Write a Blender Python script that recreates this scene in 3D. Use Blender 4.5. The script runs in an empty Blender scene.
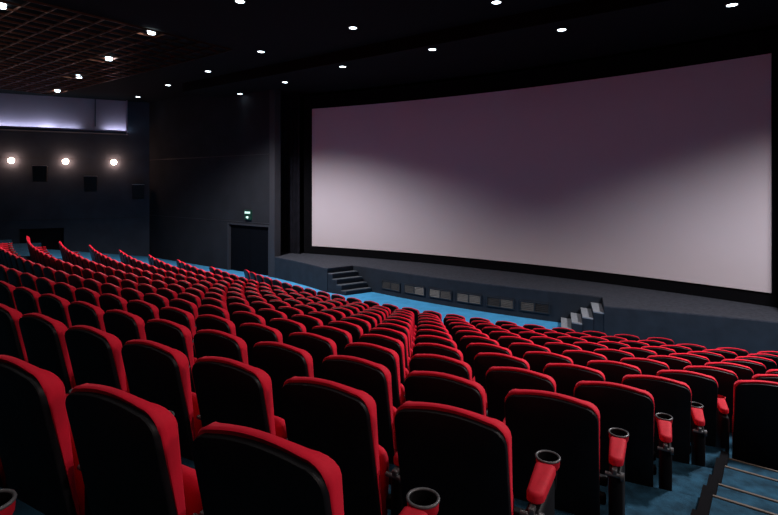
import bpy, math, random
from mathutils import Vector, Matrix
random.seed(7)
R = math.radians
scene = bpy.context.scene
col = scene.collection

# ------------------------------------------------------------------ materials
def nodes(name):
    m = bpy.data.materials.new(name); m.use_nodes = True
    nt = m.node_tree; b = nt.nodes['Principled BSDF']
    return m, nt, b
def setv(b, **kw):
    for k, v in kw.items():
        k = k.replace('_', ' ')
        if k in b.inputs: b.inputs[k].default_value = v
def mat(name, rgb, rough=.6, metal=0., spec=.5, noise=0., scale=20., bump=0., bscale=200., sheen=0., emit=None, estr=0., coat=0.):
    m, nt, b = nodes(name)
    c = (*rgb, 1)
    setv(b, Base_Color=c, Roughness=rough, Metallic=metal, Specular_IOR_Level=spec)
    if sheen:
        setv(b, Sheen_Weight=sheen, Sheen_Roughness=.35)
        b.inputs['Sheen Tint'].default_value = (min(1, rgb[0]*1.6+.2), rgb[1]+.12, rgb[2]+.14, 1)
    if coat: setv(b, Coat_Weight=coat, Coat_Roughness=.15)
    if emit:
        b.inputs['Emission Color'].default_value = (*emit, 1); b.inputs['Emission Strength'].default_value = estr
    tc = None
    if noise or bump:
        tc = nt.nodes.new('ShaderNodeTexCoord')
    if noise:
        n = nt.nodes.new('ShaderNodeTexNoise'); n.inputs['Scale'].default_value = scale; n.inputs['Detail'].default_value = 5
        r = nt.nodes.new('ShaderNodeValToRGB')
        r.color_ramp.elements[0].position = .3; r.color_ramp.elements[1].position = .7
        r.color_ramp.elements[0].color = tuple(max(0, x*(1-noise)) for x in rgb)+(1,)
        r.color_ramp.elements[1].color = tuple(min(1, x*(1+noise)) for x in rgb)+(1,)
        nt.links.new(tc.outputs['Object'], n.inputs['Vector']); nt.links.new(n.outputs['Fac'], r.inputs['Fac'])
        nt.links.new(r.outputs['Color'], b.inputs['Base Color'])
    if bump:
        n2 = nt.nodes.new('ShaderNodeTexNoise'); n2.inputs['Scale'].default_value = bscale
        bp = nt.nodes.new('ShaderNodeBump'); bp.inputs['Strength'].default_value = bump; bp.inputs['Distance'].default_value = .01
        nt.links.new(tc.outputs['Object'], n2.inputs['Vector']); nt.links.new(n2.outputs['Fac'], bp.inputs['Height'])
        nt.links.new(bp.outputs['Normal'], b.inputs['Normal'])
    return m

M = {}
M['red'] = mat('red_velvet', (.66, .005, .028), rough=.75, spec=.25, noise=.12, scale=9, bump=.15, bscale=260, sheen=.35)
M['red_pad'] = mat('red_armrest_cloth', (.42, .003, .016), rough=.75, spec=.25, noise=.1, scale=30)
M['shell'] = mat('black_seat_shell', (.0038, .004, .0052), rough=.50, spec=.20, noise=.25, scale=14)
M['black'] = mat('black_metal', (.003, .003, .004), rough=.6, spec=.15)
M['ring'] = mat('grey_plastic_ring', (.085, .09, .095), rough=.35, spec=.5)
M['chrome'] = mat('worn_steel', (.13, .14, .145), rough=.4, metal=.6)
M['cup'] = mat('cup_well_black', (.0012, .0012, .0015), rough=.8, spec=.1)
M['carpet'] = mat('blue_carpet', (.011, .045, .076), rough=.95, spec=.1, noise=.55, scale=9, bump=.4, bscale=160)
M['carpet_lit'] = mat('lit_blue_carpet', (.06, .32, .60), rough=.9, spec=.15, noise=.12, scale=3, bump=.3, bscale=160)  # the blue carpet again, with the strong front light put into its colour
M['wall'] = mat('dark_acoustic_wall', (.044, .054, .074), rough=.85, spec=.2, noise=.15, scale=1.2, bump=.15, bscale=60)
M['wall_black'] = mat('black_wall_cloth', (.007, .0075, .010), rough=.9, spec=.15, noise=.2, scale=2)
M['ceiling'] = mat('black_ceiling', (.0028, .0025, .0034), rough=.9, spec=.15)
M['lattice'] = mat('brown_lattice', (.17, .062, .034), rough=.36, metal=.85, spec=.5, noise=.2, scale=2)
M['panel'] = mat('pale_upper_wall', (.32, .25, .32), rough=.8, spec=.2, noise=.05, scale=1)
M['stage'] = mat('dark_blue_stage_front', (.015, .021, .030), rough=.75, spec=.2, noise=.2, scale=3)
M['stage_top'] = mat('grey_stage_carpet', (.048, .051, .063), rough=.95, spec=.1, noise=.2, scale=12, bump=.3, bscale=120)
M['step_top'] = mat('pale_grey_step', (.085, .095, .11), rough=.85, spec=.2, noise=.15, scale=10)
M['step_lit'] = mat('lit_step', (.26, .275, .30), rough=.8, noise=.1, scale=10)  # brighter copy of the step tread, light put into the colour
M['screen'] = mat('cinema_screen', (.59, .53, .565), rough=.95, spec=.05, noise=.015, scale=.7)
M['mask'] = mat('black_screen_masking', (.004, .004, .005), rough=1, spec=.05)
M['curtain'] = mat('black_curtain', (.008, .008, .012), rough=.95, spec=.1, noise=.4, scale=4)
M['wall_front'] = mat('dark_front_wall', (.020, .022, .027), rough=.9, spec=.1, noise=.15, scale=1.2)
M['trim'] = mat('dark_grey_trim', (.030, .031, .038), rough=.6, spec=.3)
M['door'] = mat('dark_door', (.0012, .0018, .0036), rough=.9, spec=.08)
M['nosing'] = mat('brass_step_nosing', (.08, .06, .045), rough=.8)
M['speaker'] = mat('black_speaker', (.004, .004, .005), rough=.6, spec=.3)
M['speaker_top_lit'] = mat('lit_speaker_top', (.40, .41, .42), rough=.6)  # light on the cabinet tops put into a pale grey
M['vent_frame'] = mat('vent_frame', (.012, .014, .018), rough=.5)
M['vent_louvre_lit'] = mat('vent_louvre_lit', (.062, .057, .051), rough=.5, spec=.5, noise=.2, scale=14)  # paler copy of the dark louvre, reflected light put into the colour
M['vent_dark'] = mat('vent_dark_louvre', (.013, .013, .014), rough=.5, spec=.3)
M['lens'] = mat('lamp_lens', (.9, .95, 1), emit=(.78, .92, 1.0), estr=9)
M['lamp_rim'] = mat('lamp_rim', (.03, .03, .033), rough=.4)
M['globe'] = mat('warm_globe', (1, .9, .85), emit=(1, .58, .42), estr=50)
M['exit_body'] = mat('exit_sign_body', (.004, .02, .014), rough=.4, emit=(.02, .12, .08), estr=.12)
M['exit_mark'] = mat('exit_sign_mark', (.6, .9, .8), emit=(.7, 1, .9), estr=.5)

# ------------------------------------------------------------------ mesh helper
class MB:
    def __init__(s): s.v = []; s.f = []
    def add(s, vs, fs):
        o = len(s.v); s.v += [tuple(v) for v in vs]; s.f += [tuple(i+o for i in f) for f in fs]; return s
    def box(s, c, d, bev=0.):
        x, y, z = c; a, b, h = d[0]/2, d[1]/2, d[2]/2
        if bev <= 0:
            vs = [(x+i*a, y+j*b, z+k*h) for k in (-1, 1) for j in (-1, 1) for i in (-1, 1)]
            return s.add(vs, [(0,2,3,1),(4,5,7,6),(0,1,5,4),(2,6,7,3),(0,4,6,2),(1,3,7,5)])
        return s.rbox(c, d, bev)
    def rbox(s, c, d, r, n=3):
        # rounded box: stacked rounded-rectangle loops
        x, y, z = c; a, b, h = d[0]/2, d[1]/2, d[2]/2
        r = min(r, a*.98, b*.98, h*.98)
        def loop(ins, zz):
            out = []
            for cx, cy, a0 in ((1,1,0),(-1,1,90),(-1,-1,180),(1,-1,270)):
                for i in range(n+1):
                    t = R(a0+90*i/n); rr = r-ins
                    out.append((x+cx*(a-r)+rr*math.cos(t), y+cy*(b-r)+rr*math.sin(t), zz))
            return out
        L = []
        for i in range(n+1):
            t = R(90*i/n); L.append(loop(r*(1-math.sin(t))*.999, z-h+r*(1-math.cos(t))))
        for i in range(n, -1, -1):
            t = R(90*i/n); L.append(loop(r*(1-math.sin(t))*.999, z+h-r*(1-math.cos(t))))
        return s.loft(L)
    def loft(s, loops, cap=True):
        n = len(loops[0]); o = len(s.v)
        for l in loops: s.v += [tuple(p) for p in l]
        for k in range(len(loops)-1):
            for i in range(n):
                j = (i+1) % n
                s.f.append((o+k*n+i, o+k*n+j, o+(k+1)*n+j, o+(k+1)*n+i))
        if cap:
            s.f.append(tuple(o+i for i in range(n))[::-1]); s.f.append(tuple(o+(len(loops)-1)*n+i for i in range(n)))
        return s
    def cyl(s, p0, p1, r0, r1=None, n=16):
        r1 = r0 if r1 is None else r1
        p0 = Vector(p0); p1 = Vector(p1); d = (p1-p0).normalized()
        u = d.orthogonal().normalized(); w = d.cross(u)
        def lp(p, r): return [p+u*r*math.cos(2*math.pi*i/n)+w*r*math.sin(2*math.pi*i/n) for i in range(n)]
        return s.loft([lp(p0, r0), lp(p1, r1)])
    def torus(s, c, R0, r, n=28, m=8):
        o = len(s.v)
        for i in range(n):
            a = 2*math.pi*i/n
            for j in range(m):
                b = 2*math.pi*j/m
                s.v.append((c[0]+(R0+r*math.cos(b))*math.cos(a), c[1]+(R0+r*math.cos(b))*math.sin(a), c[2]+r*math.sin(b)))
        for i in range(n):
            for j in range(m):
                s.f.append((o+i*m+j, o+((i+1) % n)*m+j, o+((i+1) % n)*m+(j+1) % m, o+i*m+(j+1) % m))
        return s
    def sphere(s, c, r, n=16, m=10):
        loops = []
        for j in range(1, m):
            t = math.pi*j/m
            loops.append([(c[0]+r*math.sin(t)*math.cos(2*math.pi*i/n), c[1]+r*math.sin(t)*math.sin(2*math.pi*i/n), c[2]-r*math.cos(t)) for i in range(n)])
        return s.loft(loops)
    def prism(s, poly, z0, z1):
        return s.loft([[(x, y, z0) for x, y in poly], [(x, y, z1) for x, y in poly]])
    def mesh(s, name, material, smooth=None):
        me = bpy.data.meshes.new(name); me.from_pydata(s.v, [], s.f); me.materials.append(material)
        import bmesh
        bm = bmesh.new(); bm.from_mesh(me); bmesh.ops.recalc_face_normals(bm, faces=bm.faces); bm.to_mesh(me); bm.free()
        if smooth is not None:
            me.shade_smooth(); me.set_sharp_from_angle(angle=R(smooth))
        me.update(); return me
    def build(s, name, material, parent=None, smooth=None):
        return link(name, s.mesh(name, material, smooth), parent)
def link(name, me, parent=None):
    o = bpy.data.objects.new(name, me); col.objects.link(o)
    if parent: o.parent = parent
    return o
def empty(name, loc=(0,0,0), rz=0):
    o = bpy.data.objects.new(name, None); o.empty_display_size = .1
    o.location = loc; o.rotation_euler = (0, 0, rz); col.objects.link(o); return o
def tag(o, label, cat, group=None):
    o['label'] = label; o['category'] = cat
    if group: o['group'] = group
    return o
def struct(o, label=None):
    o['kind'] = 'structure'
    if label: o['label'] = label
    return o

# ------------------------------------------------------------------ rows of seating
SC = 1.1
TH = R(37)
FLEN, HY = 519.0, 183.0
CAMZ = 3.938
PP = dict(cx=17.8726, cy=36.2138, ex=-.1614, ey=1.2011, D=.6399, px=.5537, py=.5849, h=.189, dcx=-.5224, dcy=-.7061, h2=-.0017)
PITCH, HC = .605, .86      # seat pitch along the row, height of the top corner of a back above its floor
def to_world(x, y):
    x *= SC; y *= SC
    return Vector((x*math.cos(TH)-y*math.sin(TH), x*math.sin(TH)+y*math.cos(TH)))
class Row:
    def __init__(s, jj, ph=0.):
        p = PP
        s.C = to_world(p['cx']+jj*p['dcx'], p['cy']+jj*p['dcy'])
        E = to_world(p['ex']+jj*p['px'], p['ey']+jj*p['py'])
        s.R = (E-s.C).length; d = E-s.C; s.a0 = math.atan2(d.y, d.x)-ph
        s.zc = CAMZ+(-p['D']-p['h']*jj-p['h2']*jj*jj)*SC
        s.z = s.zc-HC
    def at(s, t, back=0.):     # point at arc length t leftwards from the right end; back > 0 moves away from the screen
        a = s.a0-t/s.R
        return Vector((s.C.x+(s.R+back)*math.cos(a), s.C.y+(s.R+back)*math.sin(a)))
    def face(s, t):            # heading of a seat (its +Y) at t
        return s.a0-t/s.R+math.pi/2
    def t_at_x(s, x):
        lo, hi = -8., 24.
        for _ in range(50):
            m = (lo+hi)/2
            if s.at(m).x > x: lo = m
            else: hi = m
        return lo
rows = {j: Row(j) for j in range(-2, 12)}
rows[12] = Row(12.7544, .1016)
FLOOR = rows[12].z
def pix(P, z):
    cx = P.x*math.cos(TH)+P.y*math.sin(TH); cy = -P.x*math.sin(TH)+P.y*math.cos(TH)
    if cy < .05: return (-9999, 0)
    return 389+FLEN*cx/cy, HY-FLEN*(z-CAMZ)/cy

# --- seat meshes (local: x right, y forward, z up, origin on the floor below the top of the back)
def lean(z): return .185*(1-z/.86)
def outline(w_top, w_bot, z0, z1, r, crown, ins=0., n=5, rb=.05):
    # closed contour in (x,z), counter-clockwise seen from behind
    pts = []
    def wid(z): return w_bot+(w_top-w_bot)*(z-z0)/(z1-z0)-ins
    zt = z1-ins; zb = z0+ins; rr = max(r-ins, .008); rbb = max(rb-ins, .006)
    for i in range(n+1):        # bottom right
        t = R(-90+90*i/n); pts.append((wid(zb)-rbb+rbb*math.cos(t), zb+rbb+rbb*math.sin(t)))
    for i in range(n+1):
        t = R(90*i/n); pts.append((wid(zt)-rr+rr*math.cos(t), zt-rr+rr*math.sin(t)))
    W = wid(zt)-rr
    for i in range(1, 8):
        x = W*(1-2*i/8); pts.append((x, zt+crown*(1-(x/W)**2)))
    for i in range(n+1):
        t = R(90+90*i/n); pts.append((-wid(zt)+rr+rr*math.cos(t), zt-rr+rr*math.sin(t)))
    for i in range(n+1):
        t = R(180+90*i/n); pts.append((-wid(zb)+rbb+rbb*math.cos(t), zb+rbb+rbb*math.sin(t)))
    return pts
SX = -.008          # the back sits a touch left of its pitch centre
def shell_mb(n=5):
    b = MB(); L = []
    for ins, dy in ((.13, -.0165), (.009, -.016), (.003, -.0135), (0, -.008), (0, .010), (.005, .015)):
        L.append([(x+SX, lean(z)+dy, z) for x, z in outline(.238, .236, .06, .832, .070, .020, ins, n)])
    return b.loft(L)
def cushion_mb(n=5):
    # thin over the top, with thicker side bolsters that taper to nothing near the seat
    b = MB(); L = []
    def T(x, z):
        k = max(0, min(1, (z-.22)/.26)); q = min(1, abs(x)/.235)
        return (.022+.046*q**3)*k+.004
    for ins, k, e in ((.024, 0, -.004), (.004, 0, -.010), (-.002, .0, -.002), (0, .25, 0), (0, .72, 0), (.008, .93, 0), (.03, 1.0, 0), (.09, 1.0, 0)):
        lp = []
        for x, z in outline(.240, .232, .22, .850, .076, .022, ins, n, .03):
            kk = max(0, min(1, (z-.5)/.3))
            lp.append((x+SX, lean(z)+.016+k*T(x, z)+e*kk, z))
        L.append(lp)
    return b.loft(L)
def seat_pan_mb():
    # tip-up squab, folded upright in front of the back
    b = MB(); L = []
    prof = [(-.02, .03), (0, .008), (.02, 0), (.036, 0), (.048, .010), (.055, .04)]
    tl = R(86); c, sn = math.cos(tl), math.sin(tl)
    for dz, ins in prof:
        lp = []
        for i in range(28):
            t = 2*math.pi*i/28
            ex = abs(math.cos(t))**.35*math.copysign(1, math.cos(t)); ey = abs(math.sin(t))**.35*math.copysign(1, math.sin(t))
            v = .22+ey*(.205-ins); h = dz
            lp.append((ex*(.214-ins)+SX-.006, .262+v*c-h*sn, .08+v*sn+h*c))
        L.append(lp)
    return b.loft(L)
AX = PITCH/2
def pad_mb():
    b = MB(); L = []
    def lp(ins, z):
        o = []
        for i in range(9): t = R(180+180*i/8); o.append((AX+(.036-ins)*math.cos(t), .195+(.036-ins)*math.sin(t), z))
        for i in range(5): o.append((AX+(.044-ins)*math.cos(R(180*i/4))*1.0,   .410, z))
        return o
    for ins, z in ((.010, .484), (0, .492), (0, .518), (.005, .527), (.016, .531)): L.append(lp(ins, z))
    b.loft(L)
    n = 24; K = []
    for r_, z in ((.046, .49), (.051, .50), (.053, .528), (.048, .530), (.046, .50)):
        K.append([(AX+r_*math.cos(2*math.pi*i/n), .467+r_*math.sin(2*math.pi*i/n), z) for i in range(n)])
    b.loft(K+[K[0]], cap=False)
    return b
def ring_mb():
    b = MB(); b.torus((AX, .467, .534), .051, .0052); return b
def cup_mb():
    b = MB(); n = 24; L = []
    for r_, z in ((.036, .40), (.0465, .533), (.044, .533), (.036, .415), (.004, .412)):
        L.append([(AX+r_*math.cos(2*math.pi*i/n), .467+r_*math.sin(2*math.pi*i/n), z) for i in range(n)])
    return b.loft(L)
def pedestal_mb(): 
    b = MB(); b.rbox((AX, .30, .235), (.070, .32, .47), .026); return b
def hinge_mb():
    b = MB(); b.cyl((AX-.05, .14, .455), (AX+.036, .14, .452), .011, n=12); b.cyl((AX+.024, .14, .452), (AX+.042, .14, .452), .022, n=14)
    b.rbox((AX-.005, .15, .47), (.026, .04, .03), .006); return b
def frame_mb():
    b = MB(); b.rbox((0, .40, .275), (.50, .05, .05), .012); b.rbox((0, .26, .25), (.50, .04, .06), .012); return b

ME = {}
ME['shell'] = shell_mb().mesh('backrest_shell', M['shell'], 30)
ME['cushion'] = cushion_mb().mesh('back_cushion', M['red'], 55)
ME['pan'] = seat_pan_mb().mesh('seat_cushion', M['red'], 55)
ME['pad'] = pad_mb().mesh('armrest', M['red_pad'], 45)
ME['ring'] = ring_mb().mesh('cup_ring', M['ring'], 60)
ME['cup'] = cup_mb().mesh('cup_well', M['cup'], 45)
ME['ped'] = pedestal_mb().mesh('pedestal', M['black'], 45)
ME['hinge'] = hinge_mb().mesh('hinge', M['chrome'], 45)
ME['frame'] = frame_mb().mesh('seat_frame', M['black'], 45)

def make_seat(near):
    t = empty('cinema_chair')
    sh = link('backrest_shell', ME['shell'], t); link('back_cushion', ME['cushion'], t); link('seat_cushion', ME['pan'], t)
    a = link('armrest', ME['pad'], t); link('pedestal', ME['ped'], t)
    if near:
        link('cup_ring', ME['ring'], a); link('cup_well', ME['cup'], a)
        link('hinge', ME['hinge'], t); link('seat_frame', ME['frame'], t)
    return t
def copy_tree(o, parent=None):
    c = o.copy(); col.objects.link(c); c.parent = parent
    for ch in list(o.children): copy_tree(ch, c)
    return c
ORD = ['', 'first', 'second', 'third', 'fourth', 'fifth', 'sixth', 'seventh', 'eighth', 'ninth', 'tenth', 'eleventh', 'twelfth',
       'thirteenth', 'fourteenth', 'fifteenth', 'sixteenth', 'seventeenth', 'eighteenth', 'nineteenth', 'twentieth', 'twenty-first',
       'twenty-second', 'twenty-third', 'twenty-fourth', 'twenty-fifth', 'twenty-sixth', 'twenty-seventh', 'twenty-eighth',
       'twenty-ninth', 'thirtieth', 'thirty-first', 'thirty-second', 'thirty-third', 'thirty-fourth', 'thirty-fifth']
proto = {}
def place(j, k, label, group):
    near = j <= 4
    r = rows[j]; t = k*PITCH+.22
    if j == 0 and k > 0: t += .035*min(k, 2)
    P = r.at(t)
    if near not in proto: proto[near] = make_seat(near); o = proto[near]
    else: o = copy_tree(proto[near])
    o.location = (P.x, P.y, r.z); o.rotation_euler = (0, 0, r.face(t)+math.pi*0)
    tag(o, label, 'chair', group)
    return o
COUNT = {5: 32, 6: 31, 7: 31, 8: 30, 9: 29, 10: 28, 11: 26, 12: 23}
ROWNAME_NEAR = ['nearest full row', 'second nearest row', 'third nearest row', 'fourth nearest row', 'fifth nearest row']
nseat = 0
for j in range(0, 5):
    for k in range(0, 45):
        q = pix(rows[j].at(k*PITCH), rows[j].zc)
        if q[0] < (-80 if j == 0 else -14): break
        if j == 4 and k > 31: break
        if k == 0: lab = f'black-backed red cinema chair at the aisle-step end of the {ROWNAME_NEAR[j]}'
        else: lab = f'black-backed red cinema chair, {ORD[k+1]} in from the aisle steps, {ROWNAME_NEAR[j]}'
        place(j, k, lab, f'chairs in the {ROWNAME_NEAR[j]}'); nseat += 1
for j in range(5, 13):
    rn = 'front row by the stage' if j == 12 else f'{ORD[13-j]} row back from the stage'
    ks = list(range(-1 if j in (5, 6, 7) else 0, COUNT[j]))
    for k in ks:
        n = COUNT[j]-k
        if k == COUNT[j]-1: lab = f'red cinema chair at the left-aisle end of the {rn}'
        else: lab = f'red cinema chair, {ORD[n]} in from the left aisle, {rn}'
        place(j, k, lab, f'chairs in the {rn}'); nseat += 1
# one seat of the row behind the nearest row: only its armrest ring reaches into the picture
for k in range(0, 4):
    P = rows[-1].at(k*PITCH+.22); a = rows[-1].face(k*PITCH+.22)
    rp = P+Vector((math.cos(a)*AX-math.sin(a)*.467, math.sin(a)*AX+math.cos(a)*.467))
    print('RING', k, pix(rp, rows[-1].z+.535))
    q = pix(rp, rows[-1].z+.535)
    if -30 < q[0] < 40 and q[1] < 540:
        place(-1, k, 'chair behind the nearest row, its dark cup-holder armrest just showing', 'chair behind the nearest row'); nseat += 1
print('SEATS', nseat)

# ------------------------------------------------------------------ tiered floor
XA = -.36                    # left edge of the aisle stairs
def tier(j):
    r = rows[j]; nx = rows[j+1] if j < 11 else None
    right = XA if j < 5 else 3.2
    N = 40
    left_t = {12: 14.4}.get(j, (COUNT[j]*PITCH+.5) if j in COUNT else 24.)
    back = []; front = []
    bt0 = r.t_at_x(right)
    for i in range(N+1):
        t = bt0+(left_t-bt0)*i/N
        back.append(r.at(t, -.13))
    if nx:
        ft0 = nx.t_at_x(right); lt = left_t
        # the front edge ends straight ahead of the back edge's left end
        for i in range(N+1):
            t = ft0+(lt-.35-ft0)*i/N; front.append(nx.at(t, -.13))
    else:
        for i in range(N+1):
            t = bt0+(left_t-bt0)*i/N; front.append(r.at(t, -1.05))
    b = MB(); z1 = r.z; z0 = -.05
    loop = back+front[::-1]
    b.v = [(p.x, p.y, z1) for p in loop]+[(p.x, p.y, z0) for p in loop]
    n = len(loop); m = N+1
    for i in range(N): b.f.append((i, i+1, n-2-i, n-1-i))
    for i in range(n): k = (i+1) % n; b.f.append((i, k, n+k, n+i))
    for i in range(N): b.f.append((n+i, n+n-1-i, n+n-2-i, n+i+1))
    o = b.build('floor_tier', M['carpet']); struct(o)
for j in range(-1, 12): tier(j)

# floor in front, side ramp on the left
b = MB(); b.box((-11, 10.6, FLOOR-.05), (46, 31.2, .1)); b.v = [(x, y, z) for x, y, z in b.v]
struct(b.build('floor', M['carpet_lit']))
def wall_x(y): return -26.65+.498*(y-14.3)
b = MB(); NX, NY = 16, 16
for iy in range(NY+1):
    y = 4.6+(14.25-4.6)*iy/NY
    x0 = wall_x(y)-.1; x1 = -17.2
    for ix in range(NX+1):
        u = ix/NX; x = x0+(x1-x0)*u
        w = max(0, min(1, (-17.6-x)/4.0)); w = w*w*(3-2*w)
        z = FLOOR+.012+.16*max(0, 14.3-y)*w
        rt = {True: 0}
        b.v.append((x, y, z))
for iy in range(NY):
    for ix in range(NX):
        a = iy*(NX+1)+ix; b.f.append((a, a+1, a+NX+2, a+NX+1))
struct(b.build('floor_ramp', M['carpet_lit'], smooth=40))

# ------------------------------------------------------------------ aisle stairs beside the seat ends
steps = []
y = 3.85-.88*5; z0 = None
lv = []
def zrow(yy): # tread level by distance
    return None
noses = []
for n in range(-5, 2):
    noses.append((3.85+.88*n, rows[2+n].z if -2 <= 2+n else rows[-2].z+.2*(-(4+n)), 'big'))
    zz = (rows[2+n].z+rows[3+n].z)/2 if 2+n >= -2 else rows[-2].z+.2*(-(4+n))-.1
    noses.append((4.22+.88*n, zz, 'small'))
prev = -5.0
st = empty('floor_stairs', (0, 0, 0)); struct(st)
for i, (yn, z, kind) in enumerate(noses):
    b = MB(); b.box((.62, (prev+yn)/2, z/2), (1.94, yn-prev, z))
    o = b.build('tread', M['carpet'], st)
    b = MB(); b.rbox((.62, yn-.012, z+.002), (1.93, .022, .012), .005); o2 = b.build('nosing', M['nosing'], st)
    prev = yn
last = rows[4].z
b = MB(); b.box((.62, (prev+5.33)/2, last/2), (1.94, 5.33-prev, last)); b.build('tread', M['carpet'], st)
# black stringer between seats platforms and stairs
b = MB(); pts = []; prev = -5.0
for yn, z, kind in noses:
    b.box((XA-.005, (prev+yn)/2, z-.02), (.055, yn-prev, .14)); prev = yn
b.build('stringer', M['mask'], st)

# ------------------------------------------------------------------ room shell
ZC = 8.2
WN = Vector((.895, -.446)); WU = Vector((.446, .895))
def WL(y, z, off=0.): return Vector((wall_x(y)+WN.x*off, y+WN.y*off, z))
def wall_slab(name, y0, y1, z0, z1, off0, off1, material, **kw):
    b = MB(); vs = [WL(y, z, o) for z in (z0, z1) for (y, o) in ((y0, off0), (y1, off0), (y1, off1), (y0, off1))]
    b.add(vs, [(0,1,2,3),(4,7,6,5),(0,4,5,1),(1,5,6,2),(2,6,7,3),(3,7,4,0)])
    return b.build(name, material, **kw)
YF = 14.3
dy0, dy1 = 9.2, 10.85        # low dark opening in the left wall
dz0, dz1 = .3, 1.72
w = wall_slab('wall_left', -5, dy0, -.1, ZC, -.25, 0, M['wall']); struct(w)
w2 = wall_slab('wall_left', dy1, 14.62, -.1, ZC, -.25, 0, M['wall']); struct(w2)
w3 = wall_slab('wall_left', dy0, dy1, dz1, ZC, -.25, 0, M['wall']); struct(w3)
w4 = wall_slab('wall_left', dy0, dy1, -.1, dz0, -.25, 0, M['wall']); struct(w4)
d = wall_slab('door_2', dy0, dy1, dz0, dz1, -.5, -.3, M['wall_black']); struct(d)
# joints between wall boards
for zz in (5.15, 2.14):
    t = wall_slab('trim_1', -4, 14.3, zz-.012, zz+.012, .0, .012, M['trim']); struct(t)

# front wall beside the stage with a doorway
DX0, DX1, DZ = -19.85, -17.0, 2.16
def fbox(name, x0, x1, y0, y1, z0, z1, m, parent=None, bev=0):
    b = MB(); b.box(((x0+x1)/2, (y0+y1)/2, (z0+z1)/2), (x1-x0, y1-y0, z1-z0), bev); return b.build(name, m, parent)
struct(fbox('wall_front', -27.2, DX0, YF, YF+.25, -.1, ZC, M['wall_front']))
struct(fbox('wall_front', DX0, DX1, YF, YF+.25, DZ, ZC, M['wall_front']))
struct(fbox('wall_front', DX1, -16.68, YF-.02, YF+.3, -.1, ZC, M['trim']))
for zz in (5.15, 2.24):
    struct(fbox('trim_2', -26.6, -17.05, YF-.012, YF, zz-.012, zz+.012, M['trim']))
dr = empty('door_1', ((DX0+DX1)/2, YF+.15, FLOOR)); struct(dr)
def local(o, name, x0, x1, y0, y1, z0, z1, m, bev=0):
    c = o.location; r = fbox(name, x0-c.x, x1-c.x, y0-c.y, y1-c.y, z0-c.z, z1-c.z, m, o, bev); return r
xm = (DX0+DX1)/2
local(dr, 'door_leaf', DX0+.06, xm-.01, YF+.1, YF+.16, FLOOR, DZ-.06, M['door'])
local(dr, 'door_leaf', xm+.01, DX1-.06, YF+.1, YF+.16, FLOOR, DZ-.06, M['door'])
b = MB()
for x0, x1, z0, z1 in ((DX0, DX0+.07, FLOOR, DZ), (DX1-.07, DX1, FLOOR, DZ), (DX0+.07, DX1-.07, DZ-.07, DZ)):
    b.box(((x0+x1)/2-dr.location.x, YF+.06-dr.location.y, (z0+z1)/2-dr.location.z), (x1-x0, .18, z1-z0))
b.build('door_frame', M['trim'], dr)
struct(fbox('wall_front', .3, 4.2, YF, YF+.25, -.1, ZC, M['wall_black']))
# walls around the stage recess
struct(fbox('wall_back_stage', -18.9, 2.4, 18.3, 18.5, -.1, ZC, M['wall_black']))
struct(fbox('wall_stage_side', -18.9, -18.65, YF+.25, 18.3, -.1, ZC, M['wall_black']))
struct(fbox('wall_stage_side', 2.2, 2.4, YF+.25, 18.3, -.1, ZC, M['wall_black']))
struct(fbox('wall_right', 4.0, 4.2, -5, YF, -.1, ZC, M['wall_black']))
struct(fbox('wall_back', -37, 4.2, -5.2, -5, -.1, ZC, M['wall_black']))
struct(fbox('ceiling', -37, 4.4, -5.2, 18.5, ZC, ZC+.2, M['ceiling']))
SOF = 7.82
struct(fbox('ceiling_bulkhead', -20.4, 4.4, 12.4, 18.5, SOF, ZC, M['ceiling']))

# brown open lattice hung under the ceiling
b = MB(); zl = ZC-.05
xs = [-27.6+.55*i for i in range(26)]; ys = [-2.0+.55*i for i in range(23)]
for x in xs: b.box((x, (ys[0]+ys[-1])/2, zl), (.022, ys[-1]-ys[0], .05))
for yv in ys: b.box(((xs[0]+xs[-1])/2, yv, zl), (xs[-1]-xs[0], .022, .048))
struct(b.build('ceiling_lattice', M['lattice']))

# pale lit band high on the left wall, its ledge hides the lamps
YB0, YB1 = 0.5, 13.32
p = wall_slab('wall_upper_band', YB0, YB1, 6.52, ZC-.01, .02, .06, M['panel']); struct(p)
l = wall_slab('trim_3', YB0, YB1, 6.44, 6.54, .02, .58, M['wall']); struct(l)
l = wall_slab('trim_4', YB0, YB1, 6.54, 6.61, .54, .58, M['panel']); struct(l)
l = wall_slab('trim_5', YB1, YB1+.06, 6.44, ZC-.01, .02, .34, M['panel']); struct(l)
l = wall_slab('trim_6', 12.05, 12.09, 6.8, ZC-.01, .06, .085, M['wall']); struct(l)

# ------------------------------------------------------------------ stage
SZ = .89
AXIS = -8.2
def main_front(x): return 14.30+.018*(x-AXIS)**2
poly = []
# left wing -> stair notch -> main front -> stair notch -> right wing
left_w = [(-16.66, 14.27), (-15.4, 14.08), (-14.2, 13.82), (-12.92, 13.48)]
poly += left_w
poly += [(-12.60, 14.52)]
for i in range(17):
    x = -12.0+7.6*i/16; poly.append((x, main_front(x)))
rw = [(2*AXIS-x, y) for x, y in left_w][::-1]
poly += [(2*AXIS+12.60, 14.52)]
poly += rw
poly += [(.26, 18.25), (-16.66, 18.25)]
sb = MB(); sb.prism(poly, FLOOR-.01, SZ-.03)
stg = sb.build('stage', M['stage']); tag(stg, 'long low stage with a dark blue front and grey carpeted top below the screen', 'stage')
tb = MB(); tb.prism([(x, y) for x, y in poly], SZ-.03, SZ); tb.build('stage_top', M['stage_top'], stg)

struct(fbox('floor_stage_wing', -18.6, -16.67, YF+.31, 18.25, FLOOR, SZ, M['stage_top'])); struct(fbox('floor_stage_wing', .27, 2.15, YF+.31, 18.25, FLOOR, SZ, M['stage_top']))
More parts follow.
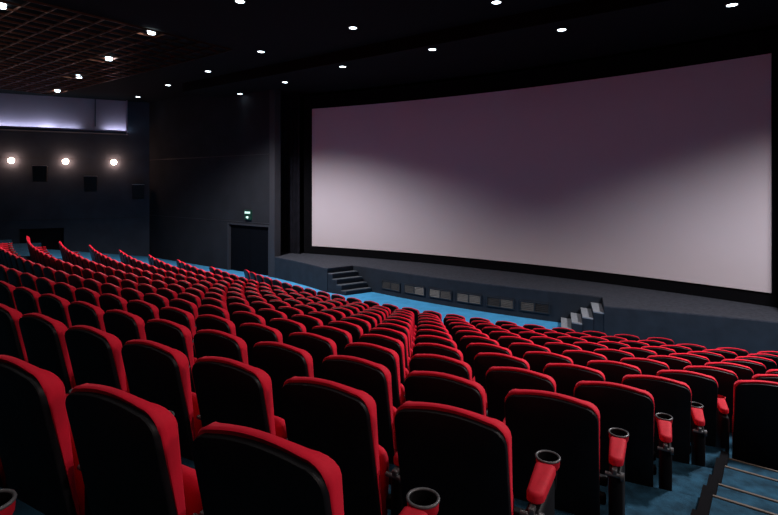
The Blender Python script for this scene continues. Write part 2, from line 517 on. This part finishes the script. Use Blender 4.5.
# steps at each end of the main front, climbing outwards
def stairs(sign, label):
    o = empty('steps', (AXIS-sign*4.3, 13.9, FLOOR)); o.parent = stg; o['label'] = label
    for i in range(5):
        zt = SZ-.178*(i)-.178
        if zt < .05: break
        # front edge along y~13.5, tread runs back towards the stage, turned about 20 degrees
        st_ = .215 if sign > 0 else .27; xa = 12.92-st_*i; xb = xa-st_
        A = [(-xa+AXIS+8.2, 13.50), (-xb+AXIS+8.2, 13.52), (-xb+.34+AXIS+8.2, 14.50), (-xa+.34+AXIS+8.2, 14.50)]
        if sign < 0: A = [(2*AXIS-x, y) for x, y in A]
        A = [(x-o.location.x, y-o.location.y) for x, y in A]
        b = MB(); b.prism(A, 0, zt-FLOOR-.03); b.build('riser', M['stage'], o)
        b = MB(); b.prism(A, zt-FLOOR-.03, zt-FLOOR); b.build('tread', M['step_top'] if sign > 0 else M['step_lit'], o)
    return o
stairs(1, 'grey-edged stage steps at the far left end of the stage front')
stairs(-1, 'lit stage steps at the right end of the stage front')

# vent grilles along the stage front
for i in range(6):
    xc = AXIS+(-2.5+i)*1.03; w_ = .86
    yv = main_front(xc)
    g = empty('vent_grille', (xc, yv-.005, .225+.0))
    ang = math.atan(.036*(xc-AXIS)); g.rotation_euler = (0, 0, ang)
    tag(g, f'{["first","second","third","fourth","fifth","sixth"][i]} louvred vent in the stage front, counting from the left steps', 'vent', 'vents in the stage front')
    b = MB(); h_ = .30
    for x0, x1, z0, z1 in ((-w_/2, w_/2, 0, .03), (-w_/2, w_/2, h_-.03, h_), (-w_/2, -w_/2+.03, .03, h_-.03), (w_/2-.03, w_/2, .03, h_-.03), (-.012, .012, .03, h_-.03)):
        b.box(((x0+x1)/2, -.012, (z0+z1)/2), (x1-x0, .034, z1-z0))
    b.build('vent_frame', M['vent_frame'], g)
    lit_halves = [(0, 0), (0, 1), (1, 0), (1, 1), (0, 1), (1, 0)][i]  # which halves get the paler colour that stands for reflected light
    for s, br in zip((-1, 1), lit_halves):
        b = MB()
        for q in range(5):
            zz = .05+q*.05
            x0, x1 = (-w_/2+.035, -.016) if s < 0 else (.016, w_/2-.035)
            vs = [(x0, -.026, zz-.018), (x1, -.026, zz-.018), (x1, -.004, zz+.024), (x0, -.004, zz+.024), (x0, -.022, zz-.022), (x1, -.022, zz-.022), (x1, 0, zz+.02), (x0, 0, zz+.02)]
            b.add(vs, [(0,1,2,3),(4,7,6,5),(0,4,5,1),(2,6,7,3)])
        b.build('louvres', M['vent_louvre_lit'] if br else M['vent_dark'], g)

# ------------------------------------------------------------------ screen
SCX, SCY, SCR = AXIS+.085, -20.57, 37.24
HALF = math.asin(7.94/SCR)
def arc_wall(r, a0, a1, z0, z1, thick, n=64):
    b = MB(); L = []
    for i in range(n+1):
        a = a0+(a1-a0)*i/n; s, c = math.sin(a), math.cos(a)
        L.append([(SCX+s*r, SCY+c*r, z0), (SCX+s*r, SCY+c*r, z1), (SCX+s*(r+thick), SCY+c*(r+thick), z1), (SCX+s*(r+thick), SCY+c*(r+thick), z0)])
    return b.loft(L)
sc_ = arc_wall(SCR, -HALF, HALF, 1.235, 7.12, .04).build('cinema_screen', M['screen'], smooth=30)
tag(sc_, 'huge curved pale cinema screen with black borders above the stage', 'screen')
mk = arc_wall(SCR+.05, -HALF-.012, HALF+.014, SZ+.002, 7.72, .05).build('screen_masking', M['mask'], sc_, smooth=30)
# side curtains
def curtain(x0, x1, y0, y1, label):
    b = MB(); n = 70; L = []
    d = Vector((x1-x0, y1-y0)); nrm = Vector((-d.y, d.x)).normalized()
    for i in range(n+1):
        u = i/n; p = Vector((x0, y0))+d*u
        w_ = .07*math.sin(u*2*math.pi*9)+.03*math.sin(u*41)
        L.append([(p.x+nrm.x*w_, p.y+nrm.y*w_, SZ+.01), (p.x+nrm.x*w_, p.y+nrm.y*w_, SOF-.01), (p.x+nrm.x*(w_+.03), p.y+nrm.y*(w_+.03), SOF-.01), (p.x+nrm.x*(w_+.03), p.y+nrm.y*(w_+.03), SZ+.01)])
    b.loft(L); o = b.build('stage_curtain', M['curtain'], smooth=60); tag(o, label, 'curtain', None)
curtain(-18.4, -16.5, 15.45, 15.5, 'black stage curtain hanging left of the screen')
curtain(.5, 2.0, 15.5, 15.45, 'black stage curtain hanging right of the screen')

# ------------------------------------------------------------------ fixtures
def downlight(x, y, z, label, dp=.03):
    o = empty('ceiling_downlight', (x, y, z)); tag(o, label, 'ceiling light', 'ceiling downlights')
    b = MB(); b.torus((0, 0, .012-dp), .118, .016, 24, 8); b.cyl((0, 0, -.004), (0, 0, 0), .14, n=24); b.build('lamp_rim', M['lamp_rim'], o, 50)
    b = MB(); b.cyl((0, 0, -dp), (0, 0, -.004), .098, .11, n=24); b.build('lamp_lens', M['lens'], o, 50)
    return o
PXL = [(1,4,'over the left lattice at the edge of view'), (109,57.5,'at the front edge of the lattice, nearest of its line'), (79,75.4,'second along the lattice towards the left wall'),
       (57.5,89.8,'closest above the pale wall band'), (151.6,30.7,'just clear of the lattice, brighter than its neighbours'), (208,70.7,'third inward from the left wall corner'),
       (168,84.7,'second inward from the left wall corner'), (138,96.4,'beside the end of the pale wall band'), (240,.5,'cut by the upper edge, above the exit door'),
       (261,51,'above and left of the screen corner'), (240,93.3,'lowest on the dark ceiling over the exit sign'), (285,81.6,'in front of the dark curtain left of the screen'),
       (353,27,'high above the left end of the screen'), (342.7,66,'close above the left end of the screen'), (432.4,48.7,'above the screen, left of its middle'),
       (496.4,1.3,'cut by the upper edge above the screen middle'), (561.7,28.8,'above the screen, right of its middle'), (732,3.8,'above the right end of the screen')]
lamps = []
def unproject(px, py, z):
    t = FLEN*(z-CAMZ)/(HY-py); u = (px-389)/FLEN
    return ((u*math.cos(TH)-math.sin(TH))*t, (u*math.sin(TH)+math.cos(TH))*t)
for px, py, lab in PXL:
    x, y = unproject(px, py, ZC); z = ZC
    xs_, ys_ = unproject(px, py, SOF)
    if ys_ > 12.45: x, y, z = xs_, ys_, SOF
    lamps.append((x, y, z)); downlight(x, y, z, 'round white ceiling downlight '+lab, .09 if x < -13.5 and y < 10.5 else .03)

def add_light(kind, name, loc, energy, color=(1,1,1), size=.1, target=None, **kw):
    l = bpy.data.lights.new(name, kind); l.energy = energy; l.color = color
    if kind in ('POINT', 'SPOT'): l.shadow_soft_size = size
    if kind == 'SPOT': l.spot_size = kw.get('angle', R(100)); l.spot_blend = kw.get('blend', .8)
    if kind == 'AREA': l.shape = kw.get('shape', 'DISK'); l.size = size; l.size_y = kw.get('size_y', size)
    if kind == 'AREA' and 'spread' in kw: l.spread = kw['spread']
    o = bpy.data.objects.new(name, l); o.location = loc; col.objects.link(o)
    if target is not None:
        d = Vector(target)-Vector(loc); o.rotation_euler = d.to_track_quat('-Z', 'Y').to_euler()
    return o
COOL = (.92, .95, 1.0)
for x, y, z in lamps:
    add_light('SPOT', 'downlight_lamp', (x, y, z-.14), 6 if x < -18 and y > 12.3 else 55 if y > 11.5 else 40, COOL, .09, (x, y, 0), angle=R(56), blend=.9)
# the grid of downlights goes on over the seats, out of view
for x in (-14, -10, -6, -2, 2):
    for y in (-1.5, 2, 5.2):
        if x == -14 and y > 4: continue
        add_light('SPOT', 'house_lamp', (x, y, ZC-.1), 70, (1, .93, .90), .15, (x, y, 0), angle=R(110), blend=.9)
for y in (.5, 3.5, 6.5):  # unseen spots added to brighten the right flanks of the chairs
    add_light('SPOT', 'flank_fill_spot', (3.5, y, 5.6), 190 if y < 1 else 320, (1, .80, .76), .25, (-9, y+.2, .6), angle=R(74), blend=.7)
# two strong house lamps ahead of the screen wash its lower half in wide scallops
for x in (-14.8, 1.7):
    add_light('SPOT', 'house_lamp', (x, 9.6, ZC-.15), 3900, (1, .965, 1.0), .4, (x, 9.6, 0), angle=R(137), blend=.52)

# wall globes and speakers on the left wall
def wall_y(px):    # where the view ray of column px meets the left wall
    u = (px-389)/FLEN; rx = u*math.cos(TH)-math.sin(TH); ry = u*math.sin(TH)+math.cos(TH)
    # rx t = -26.65+.498*(ry t-14.3)
    t = (-26.65-.498*14.3)/(rx-.498*ry); return ry*t
for px, w_ in ((12, 'first'), (66, 'middle'), (114, 'last')):
    yv = wall_y(px); P = WL(yv, 5.0, 0)
    o = empty('wall_lamp', P, math.atan2(WN.y, WN.x)-math.pi/2)
    tag(o, {'first': 'glowing warm globe lamp on the left wall, above the gap before the first speaker', 'middle': 'glowing warm globe lamp on the left wall between two wall speakers, middle of three', 'last': 'glowing warm globe lamp on the left wall nearest the room corner'}[w_], 'wall lamp', 'wall lamps on the left wall')
    b = MB(); b.cyl((0, 0, 0), (0, .03, 0), .10, .09, 20); b.cyl((0, .03, 0), (0, .10, 0), .03, .03, 12); b.build('wall_plate', M['lamp_rim'], o, 40)
    b = MB(); b.sphere((0, .20, 0), .13, 20, 12); b.build('lamp_globe', M['globe'], o, 60)
for px, py, w_ in ((41, 174, 'highest of three, below the first two globe lamps'), (91, 184, 'middle of three, between the last two globe lamps'), (138, 192, 'lowest of three, beside the room corner')):
    yv = wall_y(px); P = WL(yv, 0, 0)
    t = math.hypot(P.x, P.y); u = (px-389)/FLEN; rx = u*math.cos(TH)-math.sin(TH); tt = P.x/rx
    zc = CAMZ+(HY-py)*tt/FLEN
    o = empty('wall_speaker', (P.x, P.y, zc), math.atan2(WN.y, WN.x)-math.pi/2)
    tag(o, 'black box speaker on the left wall, '+w_, 'speaker', 'speakers on the left wall')
    # tilted cabinet: top leans into the room
    b = MB()
    vs = [(-.27, .10, -.38), (.27, .10, -.38), (.27, .36, -.34), (-.27, .36, -.34), (-.29, .14, .34), (.29, .14, .34), (.29, .50, .38), (-.29, .50, .38)]
    b.add(vs, [(0,1,2,3),(4,7,6,5),(0,4,5,1),(1,5,6,2),(2,6,7,3),(3,7,4,0)]); b.build('cabinet', M['speaker'], o)
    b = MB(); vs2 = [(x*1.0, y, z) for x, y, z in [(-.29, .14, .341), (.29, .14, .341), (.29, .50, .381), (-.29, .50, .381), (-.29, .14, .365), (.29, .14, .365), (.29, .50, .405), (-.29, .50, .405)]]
    b.add(vs2, [(0,1,2,3),(4,7,6,5),(0,4,5,1),(1,5,6,2),(2,6,7,3),(3,7,4,0)]); b.build('cabinet_top_lit', M['speaker_top_lit'], o)  # pale slab carries the light falling on the cabinet
    b = MB(); b.box((0, .06, 0), (.12, .12, .2)); b.build('bracket', M['black'], o)

# exit sign over the doorway
ex = empty('exit_sign', (-18.37, YF, 2.56)); tag(ex, 'small glowing green exit sign on the dark wall above the double door', 'exit sign')
b = MB(); b.box((0, -.04, 0), (.44, .08, .42)); b.build('sign_body', M['exit_body'], ex)
b = MB(); b.box((0, -.086, .10), (.36, .012, .09))
b.build('sign_mark', M['exit_mark'], ex)
b = MB(); b.sphere((0, -.082, -.11), .06, 12, 8); b.build('sign_lamp', M['exit_mark'], ex)

# strip lamps hidden behind the ledge of the pale band
for px, ln, e in ((-30, 2.0, 10), (22, 2.6, 26), (60, 1.6, 12), (117, 1.1, 12)):
    yv = wall_y(px); P = WL(yv, 6.585, .24)
    o = add_light('AREA', 'ledge_lamp', P, e*.62, (.62, .78, 1.0), ln, None, shape='RECTANGLE', size_y=.06)
    # long axis along the wall, shining up and a little into the wall
    X = Vector((WU.x, WU.y, 0)).normalized(); Z = -(Vector((-WN.x*.6, -WN.y*.6, 1)).normalized()); Y = Z.cross(X)
    o.rotation_euler = Matrix((X, Y, Z)).transposed().to_euler()

# ------------------------------------------------------------------ world, camera, colour
w = bpy.data.worlds.new('World'); scene.world = w; w.use_nodes = True
w.node_tree.nodes['Background'].inputs[0].default_value = (.02, .022, .03, 1); w.node_tree.nodes['Background'].inputs[1].default_value = .3
cam = bpy.data.cameras.new('camera'); co = bpy.data.objects.new('camera', cam); col.objects.link(co)
co.location = (0, 0, CAMZ); co.rotation_euler = (R(90), 0, TH)
cam.sensor_width = 36; cam.lens = FLEN/778*36; cam.shift_x = 0; cam.shift_y = (HY-257.5)/778
cam.clip_start = .02; cam.clip_end = 200
scene.camera = co
scene.view_settings.view_transform = 'Standard'
scene.view_settings.look = 'None'
scene.view_settings.exposure = 0
scene.cycles.use_denoising = True
scene.cycles.sample_clamp_indirect = 4
